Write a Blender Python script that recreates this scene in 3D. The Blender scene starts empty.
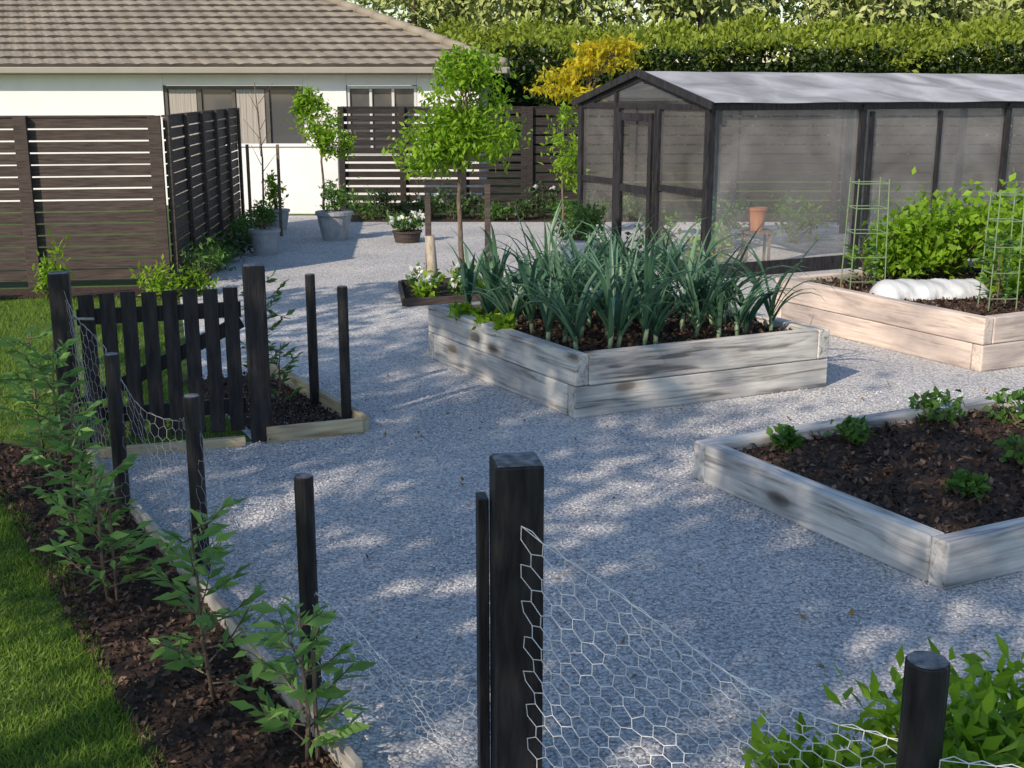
import bpy, math, random
import numpy as np
from mathutils import Vector, Matrix, Quaternion

random.seed(7)
RNG = np.random.default_rng(11)
scene = bpy.context.scene
COL = scene.collection
scene.view_settings.view_transform = 'Standard'
scene.view_settings.look = 'None'
scene.view_settings.exposure = 0

# ------------------------------------------------------------------ materials
def newmat(name):
    m = bpy.data.materials.new(name); m.use_nodes = True
    nt = m.node_tree; nt.nodes.clear()
    out = nt.nodes.new('ShaderNodeOutputMaterial')
    return m, nt, out

def N(nt, typ, **kw):
    n = nt.nodes.new(typ)
    for k, v in kw.items():
        if hasattr(n, k): setattr(n, k, v)
        else: n.inputs[k].default_value = v
    return n

def ramp(nt, stops, src=None):
    r = nt.nodes.new('ShaderNodeValToRGB')
    el = r.color_ramp.elements
    while len(el) < len(stops): el.new(0.5)
    for e, (p, c) in zip(el, stops):
        e.position = p; e.color = (c[0], c[1], c[2], 1)
    if src is not None: nt.links.new(src, r.inputs[0])
    return r

def coords(nt, scale=(1, 1, 1), jitter=True):
    tc = N(nt, 'ShaderNodeTexCoord'); mp = N(nt, 'ShaderNodeMapping')
    mp.inputs['Scale'].default_value = scale
    if jitter:
        oi = N(nt, 'ShaderNodeObjectInfo')
        mul = N(nt, 'ShaderNodeMath', operation='MULTIPLY'); mul.inputs[1].default_value = 37.0
        nt.links.new(oi.outputs['Random'], mul.inputs[0])
        add = N(nt, 'ShaderNodeVectorMath', operation='ADD')
        nt.links.new(tc.outputs['Object'], add.inputs[0]); nt.links.new(mul.outputs[0], add.inputs[1])
        nt.links.new(add.outputs[0], mp.inputs['Vector'])
    else:
        nt.links.new(tc.outputs['Object'], mp.inputs['Vector'])
    return mp.outputs[0]

def mat_noise(name, c1, c2, scale=8, rough=0.8, bump=0.2, stretch=(1, 1, 1), detail=6, spec=0.3):
    m, nt, out = newmat(name)
    b = N(nt, 'ShaderNodeBsdfPrincipled'); b.inputs['Roughness'].default_value = rough
    b.inputs['Specular IOR Level'].default_value = spec
    v = coords(nt, stretch)
    n = N(nt, 'ShaderNodeTexNoise'); n.inputs['Scale'].default_value = scale; n.inputs['Detail'].default_value = detail
    nt.links.new(v, n.inputs['Vector'])
    r = ramp(nt, [(0.3, c1), (0.7, c2)], n.outputs['Fac'])
    nt.links.new(r.outputs[0], b.inputs['Base Color'])
    if bump:
        bp = N(nt, 'ShaderNodeBump'); bp.inputs['Strength'].default_value = bump; bp.inputs['Distance'].default_value = 0.02
        nt.links.new(n.outputs['Fac'], bp.inputs['Height']); nt.links.new(bp.outputs[0], b.inputs['Normal'])
    nt.links.new(b.outputs[0], out.inputs[0])
    return m

def mat_wood(name, light, mid, dark, knots=True, rough=0.85):
    m, nt, out = newmat(name)
    b = N(nt, 'ShaderNodeBsdfPrincipled'); b.inputs['Roughness'].default_value = rough
    b.inputs['Specular IOR Level'].default_value = 0.2
    v = coords(nt, (0.8, 11, 11))
    n = N(nt, 'ShaderNodeTexNoise'); n.inputs['Scale'].default_value = 2.2; n.inputs['Detail'].default_value = 10
    n.inputs['Distortion'].default_value = 1.1
    nt.links.new(v, n.inputs['Vector'])
    r = ramp(nt, [(0.30, dark), (0.46, mid), (0.68, light)], n.outputs['Fac'])
    v2 = coords(nt, (1.2, 2.4, 2.4))
    n2 = N(nt, 'ShaderNodeTexNoise'); n2.inputs['Scale'].default_value = 1.6; n2.inputs['Detail'].default_value = 6
    nt.links.new(v2, n2.inputs['Vector'])
    r2 = ramp(nt, [(0.34, (0.60, 0.61, 0.65)), (0.60, (1.06, 1.05, 1.03))], n2.outputs['Fac'])
    mx = N(nt, 'ShaderNodeMix', data_type='RGBA', blend_type='MULTIPLY'); mx.inputs[0].default_value = 1
    nt.links.new(r.outputs[0], mx.inputs[6]); nt.links.new(r2.outputs[0], mx.inputs[7])
    col = mx.outputs[2]
    if knots:
        v3 = coords(nt, (2.2, 5.0, 5.0))
        wob = N(nt, 'ShaderNodeMix', data_type='VECTOR'); wob.inputs[0].default_value = 0.12
        nt.links.new(v3, wob.inputs[4]); nt.links.new(n2.outputs['Color'], wob.inputs[5])
        vo = N(nt, 'ShaderNodeTexVoronoi'); vo.inputs['Scale'].default_value = 1.0
        nt.links.new(wob.outputs[1], vo.inputs['Vector'])
        r3 = ramp(nt, [(0.0, (0.12, 0.10, 0.09)), (0.13, (0.30, 0.27, 0.25)), (0.19, (0.72, 0.70, 0.68)), (0.30, (1, 1, 1))], vo.outputs['Distance'])
        mx2 = N(nt, 'ShaderNodeMix', data_type='RGBA', blend_type='MULTIPLY'); mx2.inputs[0].default_value = 0.9
        nt.links.new(col, mx2.inputs[6]); nt.links.new(r3.outputs[0], mx2.inputs[7]); col = mx2.outputs[2]
    nt.links.new(col, b.inputs['Base Color'])
    bp = N(nt, 'ShaderNodeBump'); bp.inputs['Strength'].default_value = 0.7; bp.inputs['Distance'].default_value = 0.008
    nt.links.new(n.outputs['Fac'], bp.inputs['Height']); nt.links.new(bp.outputs[0], b.inputs['Normal'])
    nt.links.new(b.outputs[0], out.inputs[0])
    return m

def mat_leaf(name, cols, transl=0.35, rough=0.5, spec=0.35):
    m, nt, out = newmat(name)
    g = N(nt, 'ShaderNodeNewGeometry')
    k = len(cols)
    r = ramp(nt, [(i / max(1, k - 1), c) for i, c in enumerate(cols)], g.outputs['Random Per Island'])
    b = N(nt, 'ShaderNodeBsdfPrincipled'); b.inputs['Roughness'].default_value = rough
    b.inputs['Specular IOR Level'].default_value = spec
    nt.links.new(r.outputs[0], b.inputs['Base Color'])
    if transl < 0.16:
        nt.links.new(b.outputs[0], out.inputs[0]); return m
    t = N(nt, 'ShaderNodeBsdfTranslucent')
    hs = N(nt, 'ShaderNodeHueSaturation'); hs.inputs['Value'].default_value = 1.6; hs.inputs['Hue'].default_value = 0.49
    nt.links.new(r.outputs[0], hs.inputs['Color']); nt.links.new(hs.outputs[0], t.inputs['Color'])
    mx = N(nt, 'ShaderNodeMixShader'); mx.inputs[0].default_value = transl
    nt.links.new(b.outputs[0], mx.inputs[1]); nt.links.new(t.outputs[0], mx.inputs[2])
    nt.links.new(mx.outputs[0], out.inputs[0])
    return m

def mat_island(name, cols, rough=0.85):
    m, nt, out = newmat(name)
    g = N(nt, 'ShaderNodeNewGeometry'); k = len(cols)
    r = ramp(nt, [(i / (k - 1), c) for i, c in enumerate(cols)], g.outputs['Random Per Island'])
    b = N(nt, 'ShaderNodeBsdfPrincipled'); b.inputs['Roughness'].default_value = rough
    b.inputs['Specular IOR Level'].default_value = 0.2
    nt.links.new(r.outputs[0], b.inputs['Base Color']); nt.links.new(b.outputs[0], out.inputs[0])
    return m

def mat_gravel():
    m, nt, out = newmat('gravel_mat')
    b = N(nt, 'ShaderNodeBsdfPrincipled'); b.inputs['Roughness'].default_value = 0.85
    b.inputs['Specular IOR Level'].default_value = 0.2
    v = coords(nt, (1, 1, 1), False)
    vo = N(nt, 'ShaderNodeTexVoronoi'); vo.inputs['Scale'].default_value = 72
    nt.links.new(v, vo.inputs['Vector'])
    sep = N(nt, 'ShaderNodeSeparateColor'); nt.links.new(vo.outputs['Color'], sep.inputs[0])
    r = ramp(nt, [(0.0, (0.34, 0.35, 0.38)), (0.35, (0.54, 0.555, 0.58)), (0.75, (0.67, 0.675, 0.68)), (1.0, (0.82, 0.81, 0.80))], sep.outputs[0])
    n = N(nt, 'ShaderNodeTexNoise'); n.inputs['Scale'].default_value = 1.1; n.inputs['Detail'].default_value = 8
    nt.links.new(v, n.inputs['Vector'])
    r2 = ramp(nt, [(0.3, (0.80, 0.80, 0.81)), (0.7, (1.06, 1.04, 1.01))], n.outputs['Fac'])
    mx = N(nt, 'ShaderNodeMix', data_type='RGBA', blend_type='MULTIPLY'); mx.inputs[0].default_value = 1
    nt.links.new(r.outputs[0], mx.inputs[6]); nt.links.new(r2.outputs[0], mx.inputs[7])
    rd = ramp(nt, [(0.4, (1, 1, 1)), (0.8, (0.45, 0.45, 0.47))], vo.outputs['Distance'])
    mx3 = N(nt, 'ShaderNodeMix', data_type='RGBA', blend_type='MULTIPLY'); mx3.inputs[0].default_value = 0.82
    nt.links.new(mx.outputs[2], mx3.inputs[6]); nt.links.new(rd.outputs[0], mx3.inputs[7])
    nt.links.new(mx3.outputs[2], b.inputs['Base Color'])
    bp = N(nt, 'ShaderNodeBump', invert=True); bp.inputs['Strength'].default_value = 0.7; bp.inputs['Distance'].default_value = 0.007
    nt.links.new(vo.outputs['Distance'], bp.inputs['Height'])
    nt.links.new(bp.outputs[0], b.inputs['Normal'])
    nt.links.new(b.outputs[0], out.inputs[0])
    return m

def mat_cloth(name, col, opacity):
    m, nt, out = newmat(name)
    d = N(nt, 'ShaderNodeBsdfDiffuse')
    tr = N(nt, 'ShaderNodeBsdfTransparent')
    m2 = N(nt, 'ShaderNodeMixShader')
    v = coords(nt, (1, 1, 1))
    n = N(nt, 'ShaderNodeTexNoise'); n.inputs['Scale'].default_value = 1.6; n.inputs['Detail'].default_value = 3
    n.inputs['Distortion'].default_value = 0.8
    nt.links.new(v, n.inputs['Vector'])
    r = ramp(nt, [(0.3, tuple(c * .8 for c in col)), (0.7, tuple(min(1, c * 1.15) for c in col))], n.outputs['Fac'])
    nt.links.new(r.outputs[0], d.inputs['Color'])
    mr = N(nt, 'ShaderNodeMapRange'); mr.inputs['From Min'].default_value = 0.3; mr.inputs['From Max'].default_value = 0.7
    mr.inputs['To Min'].default_value = opacity * .75; mr.inputs['To Max'].default_value = min(1, opacity * 1.25)
    nt.links.new(n.outputs['Fac'], mr.inputs['Value'])
    nt.links.new(mr.outputs[0], m2.inputs[0])
    nt.links.new(tr.outputs[0], m2.inputs[1]); nt.links.new(d.outputs[0], m2.inputs[2])
    nt.links.new(m2.outputs[0], out.inputs[0])
    return m

M_BLACK = mat_noise('black_stain', (0.008, 0.008, 0.011), (0.036, 0.034, 0.038), 6, 0.5, 0.5, (6, 6, 1))
M_POSTTOP = mat_noise('worn_end_grain', (0.05, 0.05, 0.06), (0.30, 0.30, 0.32), 30, 0.8, 0.3)
M_SCREEN = mat_noise('dark_brown_slat', (0.042, 0.032, 0.030), (0.098, 0.078, 0.070), 5, 0.7, 0.3, (1, 1, 10))
M_FENCE = mat_noise('charcoal_slat', (0.016, 0.014, 0.015), (0.045, 0.038, 0.037), 5, 0.7, 0.3, (1, 1, 10))
M_GREYWOOD = mat_wood('weathered_sleeper', (0.70, 0.68, 0.64), (0.53, 0.52, 0.50), (0.20, 0.195, 0.19))
M_GREYWOOD2 = mat_wood('weathered_sleeper_b', (0.66, 0.66, 0.65), (0.51, 0.51, 0.51), (0.22, 0.22, 0.22))
M_PINKWOOD = mat_wood('new_sleeper', (0.70, 0.61, 0.55), (0.61, 0.52, 0.465), (0.40, 0.33, 0.29), knots=False)
M_CURB = mat_wood('edging_board', (0.52, 0.50, 0.46), (0.40, 0.38, 0.35), (0.22, 0.20, 0.18), knots=False)
M_TANCURB = mat_wood('edging_board_tan', (0.60, 0.53, 0.38), (0.50, 0.42, 0.28), (0.28, 0.22, 0.15), knots=False)
M_SOIL = mat_noise('soil', (0.022, 0.014, 0.012), (0.07, 0.045, 0.034), 25, 0.95, 0.8)
M_CHIP = mat_island('bark_chips', [(0.025, 0.017, 0.013), (0.07, 0.045, 0.034), (0.12, 0.075, 0.055), (0.04, 0.026, 0.02), (0.24, 0.165, 0.12)])
M_GRAVEL = mat_gravel()
M_STONE = mat_island('gravel_stones', [(0.30, 0.315, 0.35), (0.54, 0.555, 0.585), (0.62, 0.63, 0.65), (0.70, 0.70, 0.71), (0.50, 0.51, 0.54), (0.84, 0.83, 0.82)])
M_GROUND = mat_noise('lawn_ground', (0.04, 0.07, 0.015), (0.08, 0.13, 0.03), 3, 0.95, 0.3)
M_GRASS = mat_leaf('grass_blades', [(0.08, 0.16, 0.02), (0.14, 0.25, 0.03), (0.20, 0.31, 0.04), (0.10, 0.18, 0.03)], 0.35, 0.6)
M_TRUNK = mat_noise('bark', (0.10, 0.075, 0.055), (0.22, 0.17, 0.13), 12, 0.9, 0.6, (3, 3, 1))
M_PALETRUNK = mat_noise('pale_bark', (0.30, 0.25, 0.20), (0.48, 0.42, 0.35), 12, 0.9, 0.4, (3, 3, 1))
M_WALL = mat_noise('white_render', (0.80, 0.80, 0.82), (0.86, 0.86, 0.87), 3, 0.85, 0.05)
M_ROOF = mat_noise('roof_tile', (0.22, 0.195, 0.155), (0.33, 0.295, 0.24), 1.2, 0.75, 0.1)
M_LAP = mat_noise('tile_lap_shadow', (0.05, 0.045, 0.038), (0.10, 0.085, 0.07), 3, 0.9, 0.0)  # dark riser colour paints the shadow line between tile courses
M_GUTTER = mat_noise('gutter_paint', (0.30, 0.28, 0.25), (0.34, 0.32, 0.28), 3, 0.5, 0.0)
M_SOFFIT = mat_noise('soffit', (0.5, 0.5, 0.48), (0.55, 0.55, 0.53), 3, 0.7, 0.0)
M_FRAME = mat_noise('window_frame', (0.09, 0.085, 0.075), (0.12, 0.11, 0.10), 3, 0.5, 0.0)
M_WFRAME = mat_noise('white_frame', (0.6, 0.6, 0.6), (0.66, 0.66, 0.66), 3, 0.5, 0.0)
M_CURTAIN = mat_noise('curtain', (0.32, 0.30, 0.28), (0.46, 0.43, 0.40), 6, 0.9, 0.2, (8, 1, 0.2))
M_POT = mat_noise('grey_pot', (0.28, 0.30, 0.33), (0.42, 0.44, 0.47), 8, 0.7, 0.2)
M_TERRA = mat_noise('terracotta', (0.36, 0.15, 0.08), (0.50, 0.24, 0.13), 8, 0.8, 0.2)
M_WHITEPOT = mat_noise('white_pot', (0.55, 0.55, 0.56), (0.7, 0.7, 0.7), 8, 0.6, 0.1)
M_CLOCHE = mat_cloth('fleece', (0.62, 0.65, 0.68), 0.80)
M_MESHWALL = mat_cloth('shade_mesh', (0.62, 0.62, 0.62), 0.22)
M_MESHROOF = mat_cloth('roof_mesh', (0.42, 0.43, 0.47), 0.86)
M_MESHEND = mat_cloth('end_mesh', (0.55, 0.55, 0.56), 0.09)

def mat_metal(name, col, rough=0.4, metal=0.9):
    m, nt, out = newmat(name)
    b = N(nt, 'ShaderNodeBsdfPrincipled'); b.inputs['Roughness'].default_value = rough
    b.inputs['Metallic'].default_value = metal
    n = N(nt, 'ShaderNodeTexNoise'); n.inputs['Scale'].default_value = 20
    r = ramp(nt, [(0.3, tuple(c * 0.8 for c in col)), (0.7, col)], n.outputs['Fac'])
    nt.links.new(r.outputs[0], b.inputs['Base Color'])
    nt.links.new(b.outputs[0], out.inputs[0]); return m
M_WIRE = mat_metal('galvanised_wire', (0.92, 0.93, 0.95), 0.5, 0.0)
M_WIREDARK = mat_metal('old_wire', (0.34, 0.35, 0.37), 0.5, 0.2)
M_ROD = mat_metal('obelisk_rod', (0.22, 0.32, 0.17), 0.5, 0.1)
def mat_glass():
    m, nt, out = newmat('window_glass')
    b = N(nt, 'ShaderNodeBsdfPrincipled'); b.inputs['Roughness'].default_value = 0.06
    n = N(nt, 'ShaderNodeTexNoise'); n.inputs['Scale'].default_value = 1.0
    r = ramp(nt, [(0.3, (0.06, 0.065, 0.07)), (0.7, (0.13, 0.13, 0.135))], n.outputs['Fac'])
    nt.links.new(r.outputs[0], b.inputs['Base Color'])
    nt.links.new(b.outputs[0], out.inputs[0]); return m
M_GLASS = mat_glass()

L_BRIGHT = mat_leaf('leaf_bright', [(0.13, 0.24, 0.015), (0.20, 0.37, 0.025), (0.28, 0.46, 0.03), (0.09, 0.18, 0.02)], 0.45)
L_MID = mat_leaf('leaf_mid', [(0.045, 0.11, 0.025), (0.08, 0.18, 0.035), (0.12, 0.25, 0.045)], 0.3)
L_DARK = mat_leaf('leaf_dark', [(0.02, 0.045, 0.015), (0.035, 0.075, 0.02), (0.055, 0.10, 0.025)], 0.15)
L_SHADE = mat_leaf('leaf_shade_tree', [(0.03, 0.07, 0.02), (0.05, 0.11, 0.03)], 0.1)
L_HEDGE = mat_leaf('leaf_hedge_shaded', [(0.010, 0.026, 0.006), (0.022, 0.046, 0.009), (0.050, 0.085, 0.014)], 0.1)  # base darkened so the hedge face carries its shade in the colour
L_HEDGETOP = mat_leaf('leaf_hedge_top_sunlit', [(0.13, 0.19, 0.02), (0.22, 0.29, 0.03), (0.29, 0.36, 0.045)], 0.3)  # paler than the face: sunlight on the hedge top painted into the colour
L_GOLD = mat_leaf('leaf_gold', [(0.42, 0.38, 0.02), (0.60, 0.50, 0.02), (0.34, 0.38, 0.03)], 0.45)
L_FAR = mat_leaf('leaf_far', [(0.24, 0.31, 0.08), (0.34, 0.41, 0.13), (0.44, 0.49, 0.20), (0.14, 0.20, 0.06)], 0.1, 0.7)
L_LEEK = mat_leaf('leaf_leek', [(0.05, 0.13, 0.075), (0.09, 0.19, 0.115), (0.13, 0.25, 0.14), (0.035, 0.09, 0.06)], 0.2, 0.42, 0.45)
L_YOUNG = mat_leaf('leaf_young', [(0.10, 0.22, 0.055), (0.16, 0.32, 0.08), (0.24, 0.42, 0.11)], 0.35)
L_WHITE = mat_leaf('petal_white', [(0.7, 0.7, 0.66), (0.8, 0.8, 0.78)], 0.3)

# ------------------------------------------------------------------ geometry helpers
def np_mesh(name, V, F):
    V = np.asarray(V, dtype=np.float32).reshape(-1, 3); F = np.asarray(F, dtype=np.int32)
    k = F.shape[1]; n = F.shape[0]
    me = bpy.data.meshes.new(name)
    me.vertices.add(len(V)); me.vertices.foreach_set('co', V.ravel())
    me.loops.add(n * k); me.loops.foreach_set('vertex_index', F.ravel())
    me.polygons.add(n); me.polygons.foreach_set('loop_start', np.arange(0, n * k, k, dtype=np.int32))
    try: me.polygons.foreach_set('loop_total', np.full(n, k, dtype=np.int32))
    except Exception: pass
    me.update(calc_edges=True)
    return me

def put(name, me, mat, parent=None, loc=(0, 0, 0), smooth=False):
    o = bpy.data.objects.new(name, me); COL.objects.link(o)
    if mat: me.materials.append(mat)
    if smooth:
        me.polygons.foreach_set('use_smooth', np.ones(len(me.polygons), dtype=bool))
    o.location = loc
    if parent:
        o.parent = parent; o.location = Vector(loc) - parent.location
    return o

def empty(name, loc=(0, 0, 0)):
    e = bpy.data.objects.new(name, None); e.empty_display_size = 0.2
    COL.objects.link(e); e.location = loc; return e

def bevel(o, w=0.006, seg=2):
    md = o.modifiers.new('bev', 'BEVEL'); md.width = w; md.segments = seg; md.limit_method = 'ANGLE'; return o

def beam_rot(d):
    x = d.normalized(); up = Vector((0, 0, 1))
    if abs(x.z) > 0.95: up = Vector((0, 1, 0))
    y = up.cross(x).normalized(); z = x.cross(y)
    return Matrix((x, y, z)).transposed()

class MB:
    """accumulates boxes and tubes into one mesh (world coordinates)"""
    def __init__(s): s.v = []; s.f = []
    def box(s, M, size):
        b = len(s.v); x, y, z = [d / 2 for d in size]
        for sx, sy, sz in [(-1,-1,-1),(1,-1,-1),(1,1,-1),(-1,1,-1),(-1,-1,1),(1,-1,1),(1,1,1),(-1,1,1)]:
            s.v.append(tuple(M @ Vector((sx * x, sy * y, sz * z))))
        for q in [(0,3,2,1),(4,5,6,7),(0,1,5,4),(1,2,6,5),(2,3,7,6),(3,0,4,7)]:
            s.f.append(tuple(b + i for i in q))
    def boxz(s, c, size, yaw=0):
        s.box(Matrix.Translation(c) @ Matrix.Rotation(yaw, 4, 'Z'), size)
    def beam(s, p, q, w, h):
        p = Vector(p); q = Vector(q); d = q - p
        s.box(Matrix.Translation((p + q) / 2) @ beam_rot(d).to_4x4(), (d.length, w, h))
    def tube(s, pts, rad, n=7, cap=True):
        pts = [Vector(p) for p in pts]; b = len(s.v)
        for i, p in enumerate(pts):
            d = (pts[min(i + 1, len(pts) - 1)] - pts[max(i - 1, 0)]).normalized()
            a = d.cross(Vector((0.13, 0.97, 0.21))).normalized(); c = d.cross(a)
            r = rad[i] if hasattr(rad, '__len__') else rad
            for k in range(n):
                t = 2 * math.pi * k / n
                s.v.append(tuple(p + a * (r * math.cos(t)) + c * (r * math.sin(t))))
        for i in range(len(pts) - 1):
            for k in range(n):
                s.f.append((b + i * n + k, b + i * n + (k + 1) % n, b + (i + 1) * n + (k + 1) % n, b + (i + 1) * n + k))
        if cap:
            s.f.append(tuple(b + k for k in range(n - 1, -1, -1)))
            s.f.append(tuple(b + (len(pts) - 1) * n + k for k in range(n)))
    def obj(s, name, mat, parent=None, bev=0, smooth=False):
        me = bpy.data.meshes.new(name)
        o0 = parent.location if parent else Vector((0, 0, 0))
        me.from_pydata([tuple(Vector(v) - o0) for v in s.v], [], s.f); me.update()
        o = bpy.data.objects.new(name, me); COL.objects.link(o); me.materials.append(mat)
        if parent: o.parent = parent
        if smooth: me.polygons.foreach_set('use_smooth', np.ones(len(me.polygons), dtype=bool))
        if bev: bevel(o, bev)
        return o

def beam_obj(name, p, q, w, h, mat, parent=None, bev=0.008):
    """own object with local X along its length (so the grain follows it)"""
    p = Vector(p); q = Vector(q); d = q - p
    mb = MB(); mb.box(Matrix.Identity(4), (d.length, w, h))
    me = bpy.data.meshes.new(name); me.from_pydata(mb.v, [], mb.f); me.update()
    o = bpy.data.objects.new(name, me); COL.objects.link(o); me.materials.append(mat)
    o.rotation_euler = beam_rot(d).to_euler(); o.location = (p + q) / 2
    if parent: o.parent = parent; o.location = (p + q) / 2 - parent.location
    if bev: bevel(o, bev)
    return o

def unit(a): return a / np.maximum(np.linalg.norm(a, axis=1, keepdims=True), 1e-6)

def leaf_mesh(name, C, size, aspect, mat, parent=None, dirs=None, rnd=1.0, droop=0.0, upn=0.6, fold=0.15, vary=0.35, seed=0):
    r = np.random.default_rng(seed + 5)
    C = np.asarray(C, dtype=np.float64); n = len(C)
    d = r.normal(size=(n, 3)) * rnd
    if dirs is not None: d = d + dirs
    d[:, 2] -= droop
    d = unit(d)
    nn = r.normal(size=(n, 3)); nn[:, 2] += upn * 2
    side = unit(np.cross(d, nn)); nrm = unit(np.cross(side, d))
    L = size * (1 + vary * r.uniform(-1, 1, (n, 1))); W = L * aspect / 2
    off = np.array(parent.location) if parent else np.zeros(3)
    base = C - off
    lft = base + d * L * 0.45 - side * W + nrm * W * fold
    rgt = base + d * L * 0.45 + side * W + nrm * W * fold
    tip = base + d * L - nrm * L * 0.08
    V = np.stack([base, lft, tip, rgt], axis=1).reshape(-1, 3)
    i = np.arange(n) * 4
    F = np.concatenate([np.stack([i, i + 1, i + 2], 1), np.stack([i, i + 2, i + 3], 1)])
    return put(name, np_mesh(name, V, F), mat, parent, loc=tuple(off) if parent else (0, 0, 0))

def clump_points(center, rad, nclump, per, spread=0.22, seed=0, shell=0.55):
    r = np.random.default_rng(seed)
    dirs = unit(r.normal(size=(nclump, 3)))
    rr = (shell + (1 - shell) * r.uniform(0, 1, (nclump, 1)) ** 0.7) * r.uniform(0.75, 1.12, (nclump, 1))
    cc = dirs * rr * np.array(rad) + np.array(center)
    P = np.repeat(cc, per, axis=0)
    sp = np.repeat(r.uniform(0.6, 1.3, (nclump, 1)), per, axis=0)
    P = P + r.normal(size=P.shape) * sp * spread * np.array(rad)
    return P, cc

def tree(name, base, blobs, mat, trunk_r=0.05, leaf=0.09, aspect=0.5, nclump=40, per=30, spread=0.18, bark=None, seed=0, lean=(0, 0), droop=0.2, limbs=True):
    e = empty(name, base); bx, by, bz = base
    rr = random.Random(seed)
    mb = MB()
    zlow = min(b[0][2] - b[1][2] * 0.3 for b in blobs)
    fork = Vector((bx + lean[0], by + lean[1], zlow))
    pts = []
    for i in range(7):
        t = i / 6
        p = Vector(base).lerp(fork, t) + Vector((rr.uniform(-1, 1), rr.uniform(-1, 1), 0)) * trunk_r * (0.7 if 0 < i < 6 else 0)
        pts.append(p)
    mb.tube(pts, [trunk_r * (1.25 if i == 0 else 1 - 0.35 * i / 6) for i in range(7)], 9)
    allp = []
    for bi, (c, rad) in enumerate(blobs):
        P, cc = clump_points(c, rad, nclump, per, spread, seed * 13 + bi)
        allp.append(P)
        mid = fork.lerp(Vector(c), 0.5) + Vector((rr.uniform(-.1, .1), rr.uniform(-.1, .1), 0)) * rad[0]
        mb.tube([fork - Vector((0, 0, .1)), mid, Vector(c) + Vector((0, 0, rad[2] * .4))], [trunk_r * .6, trunk_r * .4, trunk_r * .15], 6)
        if limbs:
            for k in range(0, len(cc), 3):
                q = Vector(cc[k]); s0 = mid.lerp(Vector(c), rr.uniform(0, 1))
                mm = s0.lerp(q, .5) + Vector((0, 0, -0.08 * rad[2]))
                mb.tube([s0, mm, q], [trunk_r * .22, trunk_r * .15, trunk_r * .05], 4, False)
    mb.obj('trunk_and_limbs', bark or M_TRUNK, e, smooth=True)
    P = np.concatenate(allp)
    leaf_mesh('foliage', P, leaf, aspect, mat, e, droop=droop, seed=seed)
    return e

def shrub(name, base, rad, mat, leaf=0.06, aspect=0.5, nclump=30, per=18, seed=0, zoff=None, flowers=0, parent=None, droop=-0.3):
    e = parent or empty(name, base)
    c = (base[0], base[1], base[2] + (rad[2] if zoff is None else zoff))
    P, cc = clump_points(c, rad, nclump, per, 0.2, seed, 0.3)
    P[:, 2] = np.maximum(P[:, 2], base[2] + 0.01)
    leaf_mesh('foliage', P, leaf, aspect, mat, e, droop=droop, seed=seed)
    mb = MB()
    for k in range(0, len(cc), 2):
        q = Vector(cc[k]); b = Vector(base) + Vector((random.uniform(-.15, .15) * rad[0], random.uniform(-.15, .15) * rad[1], 0))
        mb.tube([b, b.lerp(q, .5) + Vector((0, 0, .05 * rad[2])), q], [0.008, 0.006, 0.003], 4, False)
    mb.obj('stems', M_TRUNK, e)
    if flowers:
        rr = np.random.default_rng(seed + 9)
        up = P[P[:, 2] > np.median(P[:, 2])]
        i = rr.integers(0, len(up), flowers); F = up[i] + np.array([0, -.03, .05])
        F = np.repeat(F, 6, axis=0)
        leaf_mesh('flowers', F, 0.06, 0.8, L_WHITE, e, seed=seed + 2)
    return e

def sapling(name, base, h, mat=None, seed=0, leaf=0.085, spread=0.2, ntw=14, stake=False, aspect=0.36, per=8):
    rr = random.Random(seed); e = empty(name, base); mb = MB(); B = Vector(base)
    top = B + Vector((rr.uniform(-.06, .06), rr.uniform(-.06, .06), h))
    stem = [B, B.lerp(top, .35) + Vector((rr.uniform(-.02, .02), 0, 0)), B.lerp(top, .7), top]
    mb.tube(stem, [.009, .007, .005, .003], 6)
    C = []; D = []
    for i in range(ntw):
        t = 0.12 + 0.86 * i / ntw
        s = B.lerp(top, t); a = i * 2.4 + rr.uniform(-.4, .4)
        ln = spread * (1.15 - 0.6 * t) * rr.uniform(.6, 1.25)
        tip = s + Vector((math.cos(a) * ln, math.sin(a) * ln, ln * rr.uniform(.35, .9)))
        mid = s.lerp(tip, .5) + Vector((0, 0, -.02))
        mb.tube([s, mid, tip], [.004, .003, .002], 4, False)
        for j in range(per):
            tt = 0.25 + .75 * j / (per - 1); p = s.lerp(mid, tt * 2) if tt < .5 else mid.lerp(tip, tt * 2 - 1)
            C.append(tuple(p)); dd = (tip - s).normalized()
            b = a + (1.2 if j % 2 else -1.2)
            D.append((dd.x * .8 + math.cos(b) * .8, dd.y * .8 + math.sin(b) * .8, dd.z * .4 + .15))
    mb.obj('stem', M_TRUNK, e, smooth=True)
    leaf_mesh('leaves', C, leaf, aspect, mat or L_YOUNG, e, dirs=np.array(D) * 1.6, rnd=0.5, seed=seed, fold=.25)
    if stake:
        m2 = MB(); m2.tube([B + Vector((.03, .02, 0)), B + Vector((.03, .02, h * .75))], .007, 6); m2.obj('bamboo_stake', M_TRUNK, e)
    return e

def poly_sheet(name, pts, z, mat):
    me = bpy.data.meshes.new(name)
    me.from_pydata([(p[0], p[1], z) for p in pts], [], [tuple(range(len(pts)))]); me.update()
    if me.polygons[0].normal.z < 0:
        me.flip_normals()
    o = bpy.data.objects.new(name, me); COL.objects.link(o); me.materials.append(mat)
    return o

def in_poly(P, poly):
    x, y = P[:, 0], P[:, 1]; c = np.zeros(len(P), bool); j = len(poly) - 1
    for i in range(len(poly)):
        xi, yi = poly[i]; xj, yj = poly[j]
        hit = ((yi > y) != (yj > y)) & (x < (xj - xi) * (y - yi) / (yj - yi + 1e-12) + xi)
        c ^= hit; j = i
    return c

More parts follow.
